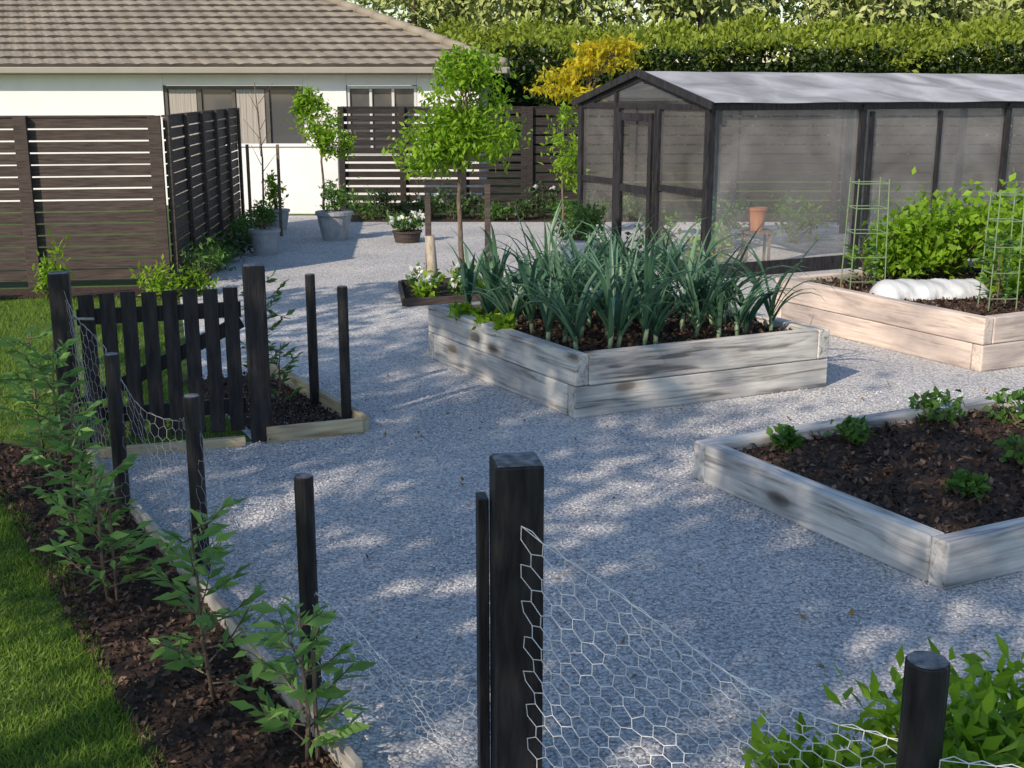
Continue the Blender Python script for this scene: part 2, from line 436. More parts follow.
def scatter(poly, density, seed):
    r = np.random.default_rng(seed); a = np.array(poly)
    lo, hi = a.min(0), a.max(0); n = int(np.prod(hi - lo) * density)
    P = r.uniform(lo, hi, (n, 2)); return P[in_poly(P, poly)]

# ------------------------------------------------------------------ world, sun, camera
TOSUN = Vector((-0.62, -0.785, 0)).normalized()
ELEV = math.radians(34)
w = bpy.data.worlds.new('World'); scene.world = w; w.use_nodes = True
wn = w.node_tree; bg = wn.nodes.get('Background') or wn.nodes.new('ShaderNodeBackground')
sky = wn.nodes.new('ShaderNodeTexSky'); sky.sky_type = 'NISHITA'; sky.sun_disc = False
sky.sun_elevation = ELEV; sky.sun_rotation = math.atan2(TOSUN.x, TOSUN.y) % (2 * math.pi)
sky.air_density = 1.3; sky.dust_density = 0.6; sky.ozone_density = 2.4
wn.links.new(sky.outputs[0], bg.inputs['Color']); bg.inputs['Strength'].default_value = 0.15

sd = bpy.data.lights.new('sun', 'SUN'); sd.energy = 4.7; sd.angle = math.radians(0.5); sd.color = (1.0, 0.84, 0.66)
so = bpy.data.objects.new('sun', sd); COL.objects.link(so)
dirv = -(TOSUN * math.cos(ELEV) + Vector((0, 0, math.sin(ELEV))))
so.rotation_euler = dirv.to_track_quat('-Z', 'Y').to_euler(); so.location = (-10, -12, 12)

cd = bpy.data.cameras.new('camera'); cam = bpy.data.objects.new('camera', cd); COL.objects.link(cam)
cd.sensor_width = 36; cd.lens = 42.2; cd.clip_end = 500; cd.clip_start = 0.05
cam.location = (0, 0, 2.05); cam.rotation_euler = (math.radians(90 - 13.77), 0, 0)
scene.camera = cam

# ------------------------------------------------------------------ ground
def grid(name, x0, x1, y0, y1, nx, ny, fz, mat):
    xs = np.linspace(x0, x1, nx); ys = np.linspace(y0, y1, ny); X, Y = np.meshgrid(xs, ys)
    V = np.stack([X.ravel(), Y.ravel(), fz(X, Y).ravel()], 1)
    i = np.arange((nx) * (ny)).reshape(ny, nx)
    F = np.stack([i[:-1, :-1].ravel(), i[:-1, 1:].ravel(), i[1:, 1:].ravel(), i[1:, :-1].ravel()], 1)
    return put(name, np_mesh(name, V, F), mat)
grid('ground', -150, 150, -60, 240, 3, 3, lambda X, Y: X * 0, M_GROUND)

GR = [(-2.40, 6.52), (-0.45, 3.22), (-0.05, 3.0), (1.0, 2.35), (6, -1), (16, -1), (16, 20.2), (-4.6, 20.2), (-4.05, 18.4), (-3.62, 12.9), (-2.33, 8.45), (-1.55, 6.9)]
poly_sheet('gravel_path', GR, 0.004, M_GRAVEL)

P = scatter([(-2.4, 6.5), (-0.45, 3.25), (0.2, 3.0), (2.2, 3.0), (4.4, 7.0), (4.4, 8.2), (-2.0, 8.2), (-1.5, 6.9)], 2400, 3)
n = len(P); s = RNG.uniform(0.0036, 0.0082, (n, 1, 1))
octa = np.array([[1, 0, 0], [-1, 0, 0], [0, 1, 0], [0, -1, 0], [0, 0, 1], [0, 0, -1]], float)
V = octa[None] * RNG.uniform(0.7, 1.3, (n, 6, 1)) * s + RNG.normal(0, 0.001, (n, 6, 3))
a = RNG.uniform(0, 6.28, n); ca, sa = np.cos(a)[:, None], np.sin(a)[:, None]
V = np.stack([V[..., 0] * ca - V[..., 1] * sa, V[..., 0] * sa + V[..., 1] * ca, V[..., 2] * 0.8], -1)
V[..., 0] += P[:, 0:1]; V[..., 1] += P[:, 1:2]; V[..., 2] += 0.004 + s[..., 0] * 0.35
tri = np.array([[0, 2, 4], [2, 1, 4], [1, 3, 4], [3, 0, 4]])
F = (np.arange(n)[:, None, None] * 6 + tri[None]).reshape(-1, 3)
put('loose_gravel', np_mesh('loose_gravel', V, F), M_STONE)
# a few dry leaves blown over the gravel
FLP = np.concatenate([scatter([(-2.0, 6.5), (-0.4, 3.4), (2.5, 3.4), (4.4, 8.3), (-1.4, 8.4)], 5.5, 71), scatter([(-.8, 6.9), (.2, 7.0), (-.9, 9.0), (-1.6, 8.9)], 14, 72)])
leaf_mesh('fallen_leaves', np.column_stack([FLP, np.full(len(FLP), .016)]), .034, .5, mat_island('dry_leaf', [(.20, .12, .05), (.32, .22, .09), (.12, .07, .04)]), None, dirs=np.tile([0, 0, -.1], (len(FLP), 1)), upn=2.5, seed=73)

MU = [(-3.3, 7.0), (-2.40, 6.50), (-0.47, 3.24), (-0.1, 2.95), (1.1, 2.15), (0.9, 1.2), (-0.4, 1.6), (-1.0, 3.15), (-2.72, 6.0)]
poly_sheet('mulch_strip', MU, 0.008, M_SOIL)
SB = [(-1.52, 6.98), (-0.94, 7.15), (-1.82, 8.65), (-2.38, 8.40)]
poly_sheet('mulch_patch', SB, 0.010, M_SOIL)
def chips(name, polys, dens, zf, seed, size=0.02, parent=None):
    Ps = [scatter(p, dens, seed + i) for i, p in enumerate(polys)]; P2 = np.concatenate(Ps); n = len(P2)
    r = np.random.default_rng(seed)
    C = np.stack([P2[:, 0], P2[:, 1], zf(P2[:, 0], P2[:, 1]) + r.uniform(0, 0.018, n)], 1)
    return leaf_mesh(name, C, size, 0.6, M_CHIP, parent, rnd=1.0, droop=0, upn=1.2, vary=0.6, seed=seed, fold=0.3)
chips('bark_mulch', [MU, SB], 2600, lambda x, y: 0.010 + x * 0, 21, 0.026)
backbed = [(-3.0, 19.2), (12, 19.2), (12, 20.3), (-3.0, 20.3)]
poly_sheet('mulch_border', backbed, 0.009, M_SOIL)
sidebed = [(-7.5, 11.75), (-3.3, 12.1), (-3.55, 15.0), (-3.85, 18.3), (-4.2, 18.3), (-3.75, 12.75), (-7.5, 12.2)]
poly_sheet('mulch_bed', sidebed, 0.011, M_SOIL)

def lawn(name, poly, dens, h, seed):
    P2 = scatter(poly, dens, seed); n = len(P2); r = np.random.default_rng(seed)
    patch = .75 + .35 * np.sin(P2[:, 0] * 5 + np.sin(P2[:, 1] * 3) * 2) * np.sin(P2[:, 1] * 4.3 + 1)
    hh = r.uniform(.4, 1.3, n) * h * patch; a = r.uniform(0, 6.28, n)
    lean = r.normal(0, .55, (n, 2)) * hh[:, None]; wd = 0.0025 + .002 * r.random(n)
    b1 = np.stack([P2[:, 0] - np.cos(a) * wd, P2[:, 1] - np.sin(a) * wd, np.zeros(n)], 1)
    b2 = np.stack([P2[:, 0] + np.cos(a) * wd, P2[:, 1] + np.sin(a) * wd, np.zeros(n)], 1)
    t = np.stack([P2[:, 0] + lean[:, 0], P2[:, 1] + lean[:, 1], hh], 1)
    put(name, np_mesh(name, np.stack([b1, b2, t], 1), np.arange(3 * n).reshape(-1, 3)), M_GRASS)
lawn('lawn_grass', [(-0.85, 2.9), (-0.93, 3.15), (-1.35, 3.75), (-1.85, 4.75), (-2.66, 6.0), (-3.4, 7.1), (-4.3, 7.1), (-2.2, 2.6)], 14000, 0.035, 31)
lawn('lawn_grass', [(-4.3, 7.1), (-3.3, 7.05), (-2.4, 6.65), (-1.6, 7.0), (-2.4, 8.5), (-3.4, 12.0), (-6.5, 11.9), (-4.3, 7.1)], 3500, 0.045, 32)

# ------------------------------------------------------------------ raised beds
def v2(x, y, z=0): return Vector((x, y, z))
def raised_bed(C, L, R, layers, lh, th, mat, soil_z, name='raised_garden_bed'):
    C, L, R = v2(*C), v2(*L), v2(*R); Fp = L + R - C
    cen = (C + L + R + Fp) / 4; e = empty(name, cen)
    cor = [C, R, Fp, L]
    for k in range(layers):
        z = 0.002 + lh * (k + .5)
        for i in range(4):
            p, q = cor[i].copy(), cor[(i + 1) % 4].copy(); d = (q - p).normalized()
            inn = Vector((-d.y, d.x, 0))
            tr_ = th + 0.002 if (i + k) % 2 else 0.0
            j = 0.005 * math.sin(i * 3.1 + k * 5.3 + C.x)
            pp = p + d * tr_ + inn * (th / 2 + j); qq = q - d * tr_ + inn * (th / 2 + j)
            beam_obj('sleeper_%d_%d' % (k, i), pp + Vector((0, 0, z)), qq + Vector((0, 0, z)), th, lh - 0.004, mat, e, 0.010)
    cs = [cen + (c - cen) * (1 - th / (c - cen).length * 1.2) for c in cor]
    nx = 26; V = []; F = []
    r = random.Random(int(C.x * 10))
    for a_ in range(nx):
        for b_ in range(nx):
            u_, w_ = a_ / (nx - 1), b_ / (nx - 1)
            p = cs[0].lerp(cs[1], u_).lerp(cs[3].lerp(cs[2], u_), w_)
            V.append((p.x - cen.x, p.y - cen.y, soil_z + r.uniform(-.012, .012)))
    for a_ in range(nx - 1):
        for b_ in range(nx - 1):
            i = a_ * nx + b_; F.append((i, i + nx, i + nx + 1, i + 1))
    me = bpy.data.meshes.new('soil'); me.from_pydata(V, [], F); me.update()
    o = bpy.data.objects.new('soil', me); COL.objects.link(o); me.materials.append(M_SOIL); o.parent = e
    poly = [(c.x, c.y) for c in cs]
    chips('bark_mulch', [poly], 1500, lambda x, y: soil_z + 0 * x, int(C.x * 100), 0.034, e)
    return e, cor
raised_bed((0.403, 7.40), (-0.66, 9.23), (2.235, 8.27), 2, 0.21, 0.1, M_GREYWOOD, 0.36)
b2v = Vector((0.895, 0.446, 0))
C2 = Vector((1.82, 4.69, 0)); L2 = Vector((0.979, 6.218, 0)); R2 = C2 + b2v * 2.3
raised_bed(C2[:2], L2[:2], R2[:2], 1, 0.215, 0.1, M_GREYWOOD2, 0.155)
C3 = Vector((3.49, 8.71, 0)); L3 = Vector((2.375, 10.74, 0)); R3 = C3 + b2v * 2.6
raised_bed(C3[:2], L3[:2], R3[:2], 2, 0.205, 0.1, M_PINKWOOD, 0.35)

# ------------------------------------------------------------------ leeks
def strap(V, F, base, az, length, width, rise, bend, twist=0.0):
    p = Vector(base); el = rise; b0 = len(V); seg = 7
    out = Vector((math.cos(az), math.sin(az), 0)); side = Vector((-math.sin(az + twist), math.cos(az + twist), 0))
    for i in range(seg + 1):
        t = i / seg; wv = width * (0.75 + .5 * t if t < .35 else 0.93 * (1 - ((t - .35) / .65) ** 2.2)) + .0015
        up = Vector((0, 0, 1)) * math.cos(el) - out * math.sin(el)
        V.append(p - side * wv / 2 + up * wv * .22); V.append(p.copy()); V.append(p + side * wv / 2 + up * wv * .22)
        d = out * math.cos(el) + Vector((0, 0, 1)) * math.sin(el)
        p = p + d * (length / seg); el -= bend / seg * (0.3 + 1.6 * t)
    for i in range(seg):
        a_ = b0 + i * 3
        F.append((a_, a_ + 1, a_ + 4, a_ + 3)); F.append((a_ + 1, a_ + 2, a_ + 5, a_ + 4))
mat_shank = mat_noise('leek_shank', (0.16, 0.25, 0.14), (0.32, 0.40, 0.26), 10, 0.5, 0)
def leek(base, h, seed, rot):
    r = random.Random(seed); e = empty('leek_plant', base); B = Vector(base)
    mb = MB(); top = B + Vector((r.uniform(-.02, .02), r.uniform(-.02, .02), h * .2))
    mb.tube([B, top], [.015, .016], 8); mb.obj('shank', mat_shank, e, smooth=True)
    V = []; F = []
    for i in range(13):
        side = 0 if i % 2 else math.pi
        strap(V, F, B.lerp(top, .35 + .65 * i / 13) - B, rot + side + r.uniform(-.7, .7), h * r.uniform(.6, 1.1), r.uniform(.026, .046), math.radians(r.uniform(56, 88)), r.uniform(.2, 2.6), r.uniform(-.5, .5))
    me = bpy.data.meshes.new('leaves'); me.from_pydata([tuple(v) for v in V], [], F); me.update()
    o = bpy.data.objects.new('leaves', me); COL.objects.link(o); me.materials.append(L_LEEK); o.parent = e
    me.polygons.foreach_set('use_smooth', np.ones(len(me.polygons), dtype=bool))
Cb, Lb, Rb = Vector((0.403, 7.4, 0)), Vector((-.66, 9.23, 0)), Vector((2.235, 8.27, 0))
k = 0
for i in range(11):
    for j in range(5):
        u_ = .08 + .84 * (i + .2) / 11 + random.uniform(-.03, .03); w_ = .15 + .70 * j / 4 + random.uniform(-.035, .035)
        if i == 5 and j < 2: continue
        p = Cb + (Rb - Cb) * u_ + (Lb - Cb) * w_
        leek((p.x, p.y, 0.35), random.uniform(.46, .78), 100 + k, random.uniform(0, 3.14)); k += 1
for (x, y, s_) in [(-.20, 8.55, .07), (-.34, 8.85, .09), (-.05, 8.34, .06), (-.40, 9.02, .09), (-.15, 9.1, .10)]:
    shrub('lettuce_plant', (x, y, .35), (s_, s_, .06), L_BRIGHT, .06, .7, 12, 10, seed=int(abs(x) * 77) + 200)

for i, (x, y, s_) in enumerate([(1.87, 6.37, .11), (2.51, 6.79, .15), (2.95, 6.75, .17), (2.19, 5.5, .08), (1.50, 6.25, .08), (2.66, 5.95, .14), (3.2, 6.2, .15), (2.95, 5.6, .12)]):
    shrub('potato_plant', (x, y, .155), (s_, s_, s_ * .62), L_MID, .055, .62, 16, 10, seed=300 + i)

for i, (x, y, rx, rz) in enumerate([(3.55, 11.0, .42, .30), (4.05, 11.1, .5, .40), (4.55, 10.8, .5, .42), (5.0, 10.5, .5, .42), (4.4, 10.2, .42, .35), (4.9, 9.9, .4, .36)]):
    shrub('bean_plant', (x, y, .35), (rx, rx * .8, rz), L_BRIGHT, .085, .62, 60, 24, seed=400 + i)
def obelisk(x, y, z0, z1, wd):
    e = empty('wire_plant_cage', (x, y, z0)); mb = MB()
    for sx in (-1, 1):
        for sy in (-1, 1):
            mb.tube([(x + sx * wd, y + sy * wd, z0 - .05), (x + sx * wd * .85, y + sy * wd * .85, z1)], .0055, 6)
    for k in range(5):
        z = z0 + .1 + (z1 - z0 - .14) * k / 4; q = wd * (1 - .15 * (z - z0) / (z1 - z0)) + .003
        c = [(x - q, y - q, z), (x + q, y - q, z), (x + q, y + q, z), (x - q, y + q, z)]
        for a_ in range(4): mb.tube([c[a_], c[(a_ + 1) % 4]], .0045, 5)
    mb.obj('rods', M_ROD, e)
obelisk(3.05, 10.35, .35, 1.32, .15)
obelisk(3.87, 9.45, .35, 1.30, .11)
sapling('climbing_bean_plant', (3.87, 9.45, .35), .62, L_MID, 451, .08, .14, 16)
sapling('climbing_bean_plant', (3.05, 10.35, .35), .45, L_MID, 452, .08, .12, 12)
e = empty('row_cover_tunnel', (3.55, 9.95, .35)); V = []; F = []
a0 = Vector((3.02, 9.92, .35)); a1 = Vector((4.02, 10.12, .35)); ax = (a1 - a0); sd_ = Vector((-ax.y, ax.x, 0)).normalized()
nu, nv = 90, 22; rw = np.random.default_rng(4); wr = rw.uniform(-1, 1, (nu + 1, nv + 1))
for i in range(nu + 1):
    for j in range(nv + 1):
        t = math.pi * j / nv; u = i / nu
        endf = min(1, min(u, 1 - u) / .10) ** .5
        fold_ = .006 * math.sin(u * 23 + 2.2 * math.sin(t * 2.0)) + .005 * math.sin(u * 41 - t * 3) + .004 * wr[i, j]
        rr_ = (.155 + fold_) * (.25 + .75 * endf)
        p = a0 + ax * u + sd_ * math.cos(t) * rr_ * 1.25 + Vector((0, 0, math.sin(t) * rr_ * .95 * (1 - .18 * u) + .012)) - e.location
        V.append(tuple(p))
for i in range(nu):
    for j in range(nv):
        q = i * (nv + 1) + j; F.append((q, q + nv + 1, q + nv + 2, q + 1))
me = bpy.data.meshes.new('fleece'); me.from_pydata(V, [], F); me.update(); o = bpy.data.objects.new('fleece', me); COL.objects.link(o); me.materials.append(M_CLOCHE); o.parent = e
me.polygons.foreach_set('use_smooth', np.ones(len(me.polygons), dtype=bool))

# ------------------------------------------------------------------ netting fence and gate
def net(name, p, q, ztop, zbot, cellw, cellh, rad, mat, seed=0, sag=0.0, parent=None, wob=0.0018):
    r = np.random.default_rng(seed); p = np.array(p); q = np.array(q); L = np.linalg.norm(q - p)
    ni = int(L / (cellw / 2)); H = max(ztop(0), ztop(.5), ztop(1)) - zbot(0.5); nj = int(H / cellh)
    i, j = np.meshgrid(np.arange(ni + 1), np.arange(nj + 1), indexing='ij')
    t = i / ni; s_ = (j + np.where((i + j) % 2, .17, -.17)) / nj; s_ = np.clip(s_, 0, 1)
    zt = np.vectorize(ztop)(t); zb = np.vectorize(zbot)(t)
    z = zb + (zt - zb) * s_
    d = (q - p) / L; nrm = np.array([-d[1], d[0]])
    off = sag * np.sin(np.pi * t) * (0.4 + .6 * s_) + (.02 * np.sin(t * 9 + s_ * 4 + seed) if sag else 0)
    X = p[0] + (q[0] - p[0]) * t + nrm[0] * off; Y = p[1] + (q[1] - p[1]) * t + nrm[1] * off
    Pt = np.stack([X, Y, z], -1) + r.normal(0, wob, X.shape + (3,))
    E = [(Pt[:-1].reshape(-1, 3), Pt[1:].reshape(-1, 3))]
    m = ((i[:, :-1] + j[:, :-1]) % 2 == 1)
    E.append((Pt[:, :-1][m], Pt[:, 1:][m]))
    E.append((Pt[:-2:2, -1], Pt[2::2, -1]))
    A = np.concatenate([a_ for a_, _ in E]); B = np.concatenate([b_ for _, b_ in E]); n = len(A)
    D = unit(B - A); U = unit(np.cross(D, np.array([.31, .2, .93]))); W = np.cross(D, U)
    A = A - D * rad * .5; B = B + D * rad * .5
    ring = []
    for base in (A, B):
        for k_ in range(3):
            th = 2.094 * k_; ring.append(base + (U * math.cos(th) + W * math.sin(th)) * rad)
    V = np.stack(ring, 1) - (np.array(parent.location) if parent else 0)
    ix = np.arange(n)[:, None] * 6
    F = np.concatenate([ix + np.array([[0, 1, 4, 3]]), ix + np.array([[1, 2, 5, 4]]), ix + np.array([[2, 0, 3, 5]])])
    return put(name, np_mesh(name, V, F), mat, parent, loc=tuple(parent.location) if parent else (0, 0, 0))

def post(name, x, y, h, wd, yaw, round_=False):
    e = empty(name, (x, y, 0)); mb = MB()
    if round_:
        mb.tube([(x, y, 0), (x, y, h)], wd / 2, 16)
        mb.obj('shaft', M_BLACK, e, 0.004)
        m2 = MB(); m2.tube([(x, y, h + .0005), (x, y, h + .003)], wd / 2 * .9, 16); m2.obj('cut_top', M_POSTTOP, e)
    else:
        mb.boxz((x, y, h / 2), (wd, wd, h), yaw); mb.obj('shaft', M_BLACK, e, 0.006)
        m2 = MB(); m2.boxz((x, y, h + .002), (wd * .9, wd * .9, .004), yaw); m2.obj('cut_top', M_POSTTOP, e, 0.001)
    return e
YAW = math.radians(30)
post('gate_post', -2.526, 6.64, 1.06, .11, math.radians(15))
post('gate_post', -1.507, 6.95, 1.06, .125, math.radians(15))
post('fence_post', -1.92, 5.62, .82, .07, YAW, True)
post('fence_post', -1.359, 4.93, .79, .07, YAW, True)
post('fence_post', -0.70, 3.84, .79, .065, YAW, True)
post('fence_post', -1.32, 7.78, .88, .065, YAW, True)
post('fence_post', -1.04, 7.28, .88, .065, YAW, True)
mainp = post('fence_post', 0.012, 3.19, 1.05, .135, math.radians(9))
mb = MB(); mb.boxz((-.085, 3.24, .465), (.03, .07, .93), math.radians(9)); mb.obj('side_batten', M_BLACK, mainp, .004)
post('fence_post', 0.945, 2.50, .79, .10, YAW, True)

nets = empty('chicken_wire_fence', (0, 0, 0))
net('net_section_right', (.035, 3.110), (.93, 2.52), lambda t: .90 - .44 * t + .10 * t * t - .10 * math.sin(t * 3.14), lambda t: .02, .058, .052, .0017, M_WIRE, 1, .07, nets)
net('net_section_far_right', (.98, 2.46), (2.2, 1.75), lambda t: .58, lambda t: .02, .058, .052, .0017, M_WIRE, 8, .07, nets)
net('net_section_left_a', (-.70, 3.84), (-.06, 3.22), lambda t: .40 - .18 * math.sin(t * 3.14), lambda t: .02, .058, .052, .0013, M_WIRE, 2, .04, nets)
net('net_section_left_b', (-1.36, 4.93), (-.70, 3.84), lambda t: .66 - .30 * math.sin(t * 3.14), lambda t: .02, .066, .058, .0011, M_WIREDARK, 3, .03, nets)
net('net_section_left_c', (-1.92, 5.62), (-1.36, 4.93), lambda t: .72 - .12 * math.sin(t * 3.14), lambda t: .02, .066, .058, .0013, M_WIREDARK, 4, .04, nets)
net('net_section_left_d', (-2.50, 6.60), (-1.92, 5.62), lambda t: .98 - .24 * t - .08 * math.sin(t * 3.14), lambda t: .02, .066, .058, .0014, M_WIREDARK, 5, .05, nets)

G0, G1 = Vector((-2.455, 6.66, 0)), Vector((-1.585, 6.925, 0)); gd = (G1 - G0).normalized(); gy = math.atan2(gd.y, gd.x); gn = Vector((gd.y, -gd.x, 0))
gate = empty('picket_gate', (G0 + G1) / 2); mb = MB()
for i in range(8):
    c = G0 + (G1 - G0) * ((i + .5) / 8) + Vector((0, 0, .50 + .004 * (i % 3))); mb.boxz(c, (.084, .02, .86), gy)
back = gn * -.026
mb.beam(G0 + back + Vector((0, 0, .80)), G1 + back + Vector((0, 0, .80)), .03, .09)
mb.beam(G0 + back + Vector((0, 0, .22)), G1 + back + Vector((0, 0, .22)), .03, .09)
mb.beam(G0 + back * 1.04 + Vector((.0, 0, .29)), G1 + back * 1.04 + Vector((0, 0, .73)), .026, .08)
mb.obj('pickets_and_rails', M_BLACK, gate, .003)
m2 = MB(); m2.tube([G0 + Vector((-.02, -.02, .8)), G0 + Vector((.1, 0, .8)) - back], .008, 6); m2.obj('hinge', M_WIREDARK, gate)

ed = empty('timber_edging', (-1.4, 4.9, 0))
beam_obj('edging_board', (-2.38, 6.47, .045), (-.46, 3.23, .045), .03, .09, M_CURB, ed, .004)
ed2 = empty('timber_edging', (-1.4, 7.5, 0))
beam_obj('edging_board_front', (-1.46, 6.88, .05), (-.915, 7.09, .05), .04, .095, M_TANCURB, ed2, .004)
beam_obj('edging_board_side', (-.90, 7.135, .05), (-1.80, 8.68, .05), .04, .095, M_TANCURB, ed2, .004)
beam_obj('edging_board_gate', (-2.42, 6.56, .03), (-1.58, 6.83, .03), .05, .055, M_TANCURB, ed2, .004)

for i, (x, y, h) in enumerate([(-2.38, 5.95, .80), (-1.98, 5.15, .68), (-1.66, 4.58, .58), (-1.02, 3.74, .68), (-.64, 3.36, .50), (-2.75, 6.75, .70)]):
    sapling('young_shrub', (x, y, 0), h, L_YOUNG, 500 + i, .080, .17, 22, stake=i % 2 == 0)
sapling('climbing_shrub', (-1.72, 8.05, 0), .9, L_MID, 530, .07, .16, 18, stake=True)
sapling('climbing_shrub', (-1.55, 7.6, 0), .45, L_MID, 531, .07, .16, 10)
for i, (x, y, z, r_) in enumerate([(.76, 2.74, 0, .16), (1.08, 2.72, 0, .27), (1.35, 2.85, 0, .24), (1.2, 2.45, 0, .25)]):
    shrub('laurel_shrub', (x, y, z), (r_, r_ * .8, .30 if i else .22), L_BRIGHT, .066, .42, 70, 18, seed=600 + i, droop=-.5)

# ------------------------------------------------------------------ slatted timber screens
def slat_run(e, p, q, h, slat, gap, mat, post_sp, pw=.1, z0=.06, th=.02, outset=0.05):
    p = Vector((*p, 0)); q = Vector((*q, 0)); d = (q - p); L = d.length; d.normalize(); yaw = math.atan2(d.y, d.x); nrm = Vector((d.y, -d.x, 0))
    mb = MB(); nk = int((h - z0) / (slat + gap)); pit = (h - z0) / nk
    for k in range(nk):
        z = h - pit * (k + .5) + gap / 2
        mb.box(Matrix.Translation((p + q) / 2 + Vector((0, 0, z))) @ Matrix.Rotation(yaw, 4, 'Z') @ Matrix.Rotation(random.uniform(-.0008, .0008), 4, 'Y'), (L - .01, th, pit - gap + random.uniform(-.003, .002)))
    mb.obj('slats', mat, e)
    m2 = MB(); n = max(1, round(L / post_sp))
    for i in range(n + 1):
        c = p + d * (L * i / n) + nrm * outset; m2.boxz(c + Vector((0, 0, h / 2 + .01)), (pw, pw * .5, h + .02), yaw)
    m2.obj('posts', mat, e, .004)
    m3 = MB(); m3.box(Matrix.Translation((p + q) / 2 + nrm * .0 + Vector((0, 0, h + .012))) @ Matrix.Rotation(yaw, 4, 'Z'), (L, .045, .022)); m3.obj('cap_rail', mat, e, .003)
scr = empty('slatted_timber_screen', (-3.7, 12.9, 0))
slat_run(scr, (-7.7, 12.25), (-3.74, 12.86), 1.77, .1, .015, M_SCREEN, 1.33, .13)
slat_run(scr, (-3.66, 12.90), (-4.14, 18.4), 1.77, .1, .015, M_SCREEN, 1.1, .09, outset=.04)
fb = empty('slatted_timber_fence', (3, 20.5, 0))
slat_run(fb, (-2.85, 20.5), (.2, 20.5), 1.76, .09, .035, M_FENCE, 1.0, .1)
slat_run(fb, (.3, 20.5), (14.0, 20.5), 1.76, .12, .030, M_FENCE, 1.7, .1)
gw = empty('rendered_garden_wall', (-3.8, 20.5, 0)); mb = MB(); mb.boxz((-3.85, 20.6, .56), (1.85, .2, 1.12)); mb.obj('wall', M_WALL, gw, .01)
m2 = MB(); m2.boxz((-3.85, 20.6, 1.145), (1.9, .26, .045)); m2.obj('coping', M_WALL, gw, .008)

# ------------------------------------------------------------------ house
H = empty('white_house', (-8, 22.2, 0))
wy = 22.12; wz = 2.32
def wallbox(name, x0, x1, z0, z1, y=wy, t=.2, mat=M_WALL, bev=0):
    m_ = MB(); m_.boxz(((x0 + x1) / 2, y + t / 2, (z0 + z1) / 2), (x1 - x0, t, z1 - z0)); return m_.obj(name, mat, H, bev)
wallbox('wall_left', -18, -6.25, 0, wz); wallbox('wall_mid', -3.74, -2.97, 0, wz); wallbox('wall_right', -1.70, -.6, 0, wz)
wallbox('wall_above_door', -6.246, -3.744, 2.13, wz); wallbox('wall_above_window', -2.966, -1.704, 2.13, wz); wallbox('wall_below_window', -2.966, -1.704, 0, .9)
m_ = MB(); m_.boxz((-.7, 27.2, wz / 2), (.2, 9.6, wz)); m_.obj('wall_side', M_WALL, H)
def glazed(name, x0, x1, z0, z1, n, frame, fw=.06):
    m_ = MB(); y = wy + .06
    m_.boxz(((x0 + x1) / 2, y, z1 - fw / 2), (x1 - x0, .07, fw)); m_.boxz(((x0 + x1) / 2, y, z0 + fw / 2), (x1 - x0, .07, fw))
    for i in range(n + 1):
        x = x0 + fw / 2 + (x1 - x0 - fw) * i / n; m_.boxz((x, y, (z0 + z1) / 2), (fw, .064, z1 - z0 - 2 * fw - .004))
    m_.obj(name + '_frame', frame, H, .004)
    g = MB(); g.boxz(((x0 + x1) / 2, y + .012, (z0 + z1) / 2), (x1 - x0 - .02, .008, z1 - z0 - .02)); g.obj(name + '_glass', M_GLASS, H)
glazed('sliding_door', -6.24, -3.75, .02, 2.12, 4, M_FRAME)
glazed('window', -2.96, -1.71, .91, 2.12, 3, M_WFRAME, .05)
m_ = MB()
for x0, x1 in [(-6.16, -5.67), (-4.95, -4.45)]:
    nn_ = 9
    for i in range(nn_):
        m_.boxz((x0 + (x1 - x0) * (i + .5) / nn_, wy + .055 + .004 * (i % 2), 1.06), ((x1 - x0) / nn_ * .97, .006, 2.0))
m_.obj('curtains', M_CURTAIN, H)
ex, ey, ez = -.13, 21.85, 2.44; pitch = math.radians(20.5); tp = math.tan(pitch); course = .36; rows = 17
V = []; F = []; MI = []
for r_ in range(rows):
    d0, d1 = r_ * course, (r_ + 1) * course + .03
    xa = -20.0; xe0, xe1 = ex - d0, ex - d1
    n = 230
    b0 = len(V)
    for i in range(n + 1):
        t = i / n
        for (dd, xe, lift) in [(d0, xe0, .045), (d1, xe1, .0)]:
            x = xa + (xe - xa) * t; prof = .022 * abs(math.sin((x + .15 * (r_ % 2)) * math.pi / .30)) ** .7
            V.append((x, ey + dd, ez + dd * tp + lift + prof))
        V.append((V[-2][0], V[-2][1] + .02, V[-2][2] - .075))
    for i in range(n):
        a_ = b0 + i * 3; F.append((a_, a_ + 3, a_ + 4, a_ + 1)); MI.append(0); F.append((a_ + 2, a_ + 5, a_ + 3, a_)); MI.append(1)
V = [(x - H.location.x, y - H.location.y, z) for x, y, z in V]
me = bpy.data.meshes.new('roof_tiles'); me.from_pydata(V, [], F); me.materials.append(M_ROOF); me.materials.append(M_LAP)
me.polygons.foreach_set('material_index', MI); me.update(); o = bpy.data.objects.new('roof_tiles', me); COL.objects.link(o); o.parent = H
D_ = rows * course
def quad(name, pts, mat, parent):
    me = bpy.data.meshes.new(name); me.from_pydata([tuple(Vector(p) - parent.location) for p in pts], [], [tuple(range(len(pts)))]); me.update()
    o = bpy.data.objects.new(name, me); COL.objects.link(o); me.materials.append(mat); o.parent = parent; return o
quad('roof_side_slope', [(ex, ey, ez), (ex, ey + 2 * D_, ez), (ex - D_, ey + D_, ez + D_ * tp)], M_ROOF, H)
quad('roof_back_slope', [(ex, ey + 2 * D_, ez), (-20, ey + 2 * D_, ez), (-20, ey + D_, ez + D_ * tp), (ex - D_, ey + D_, ez + D_ * tp)], M_ROOF, H)
m_ = MB()
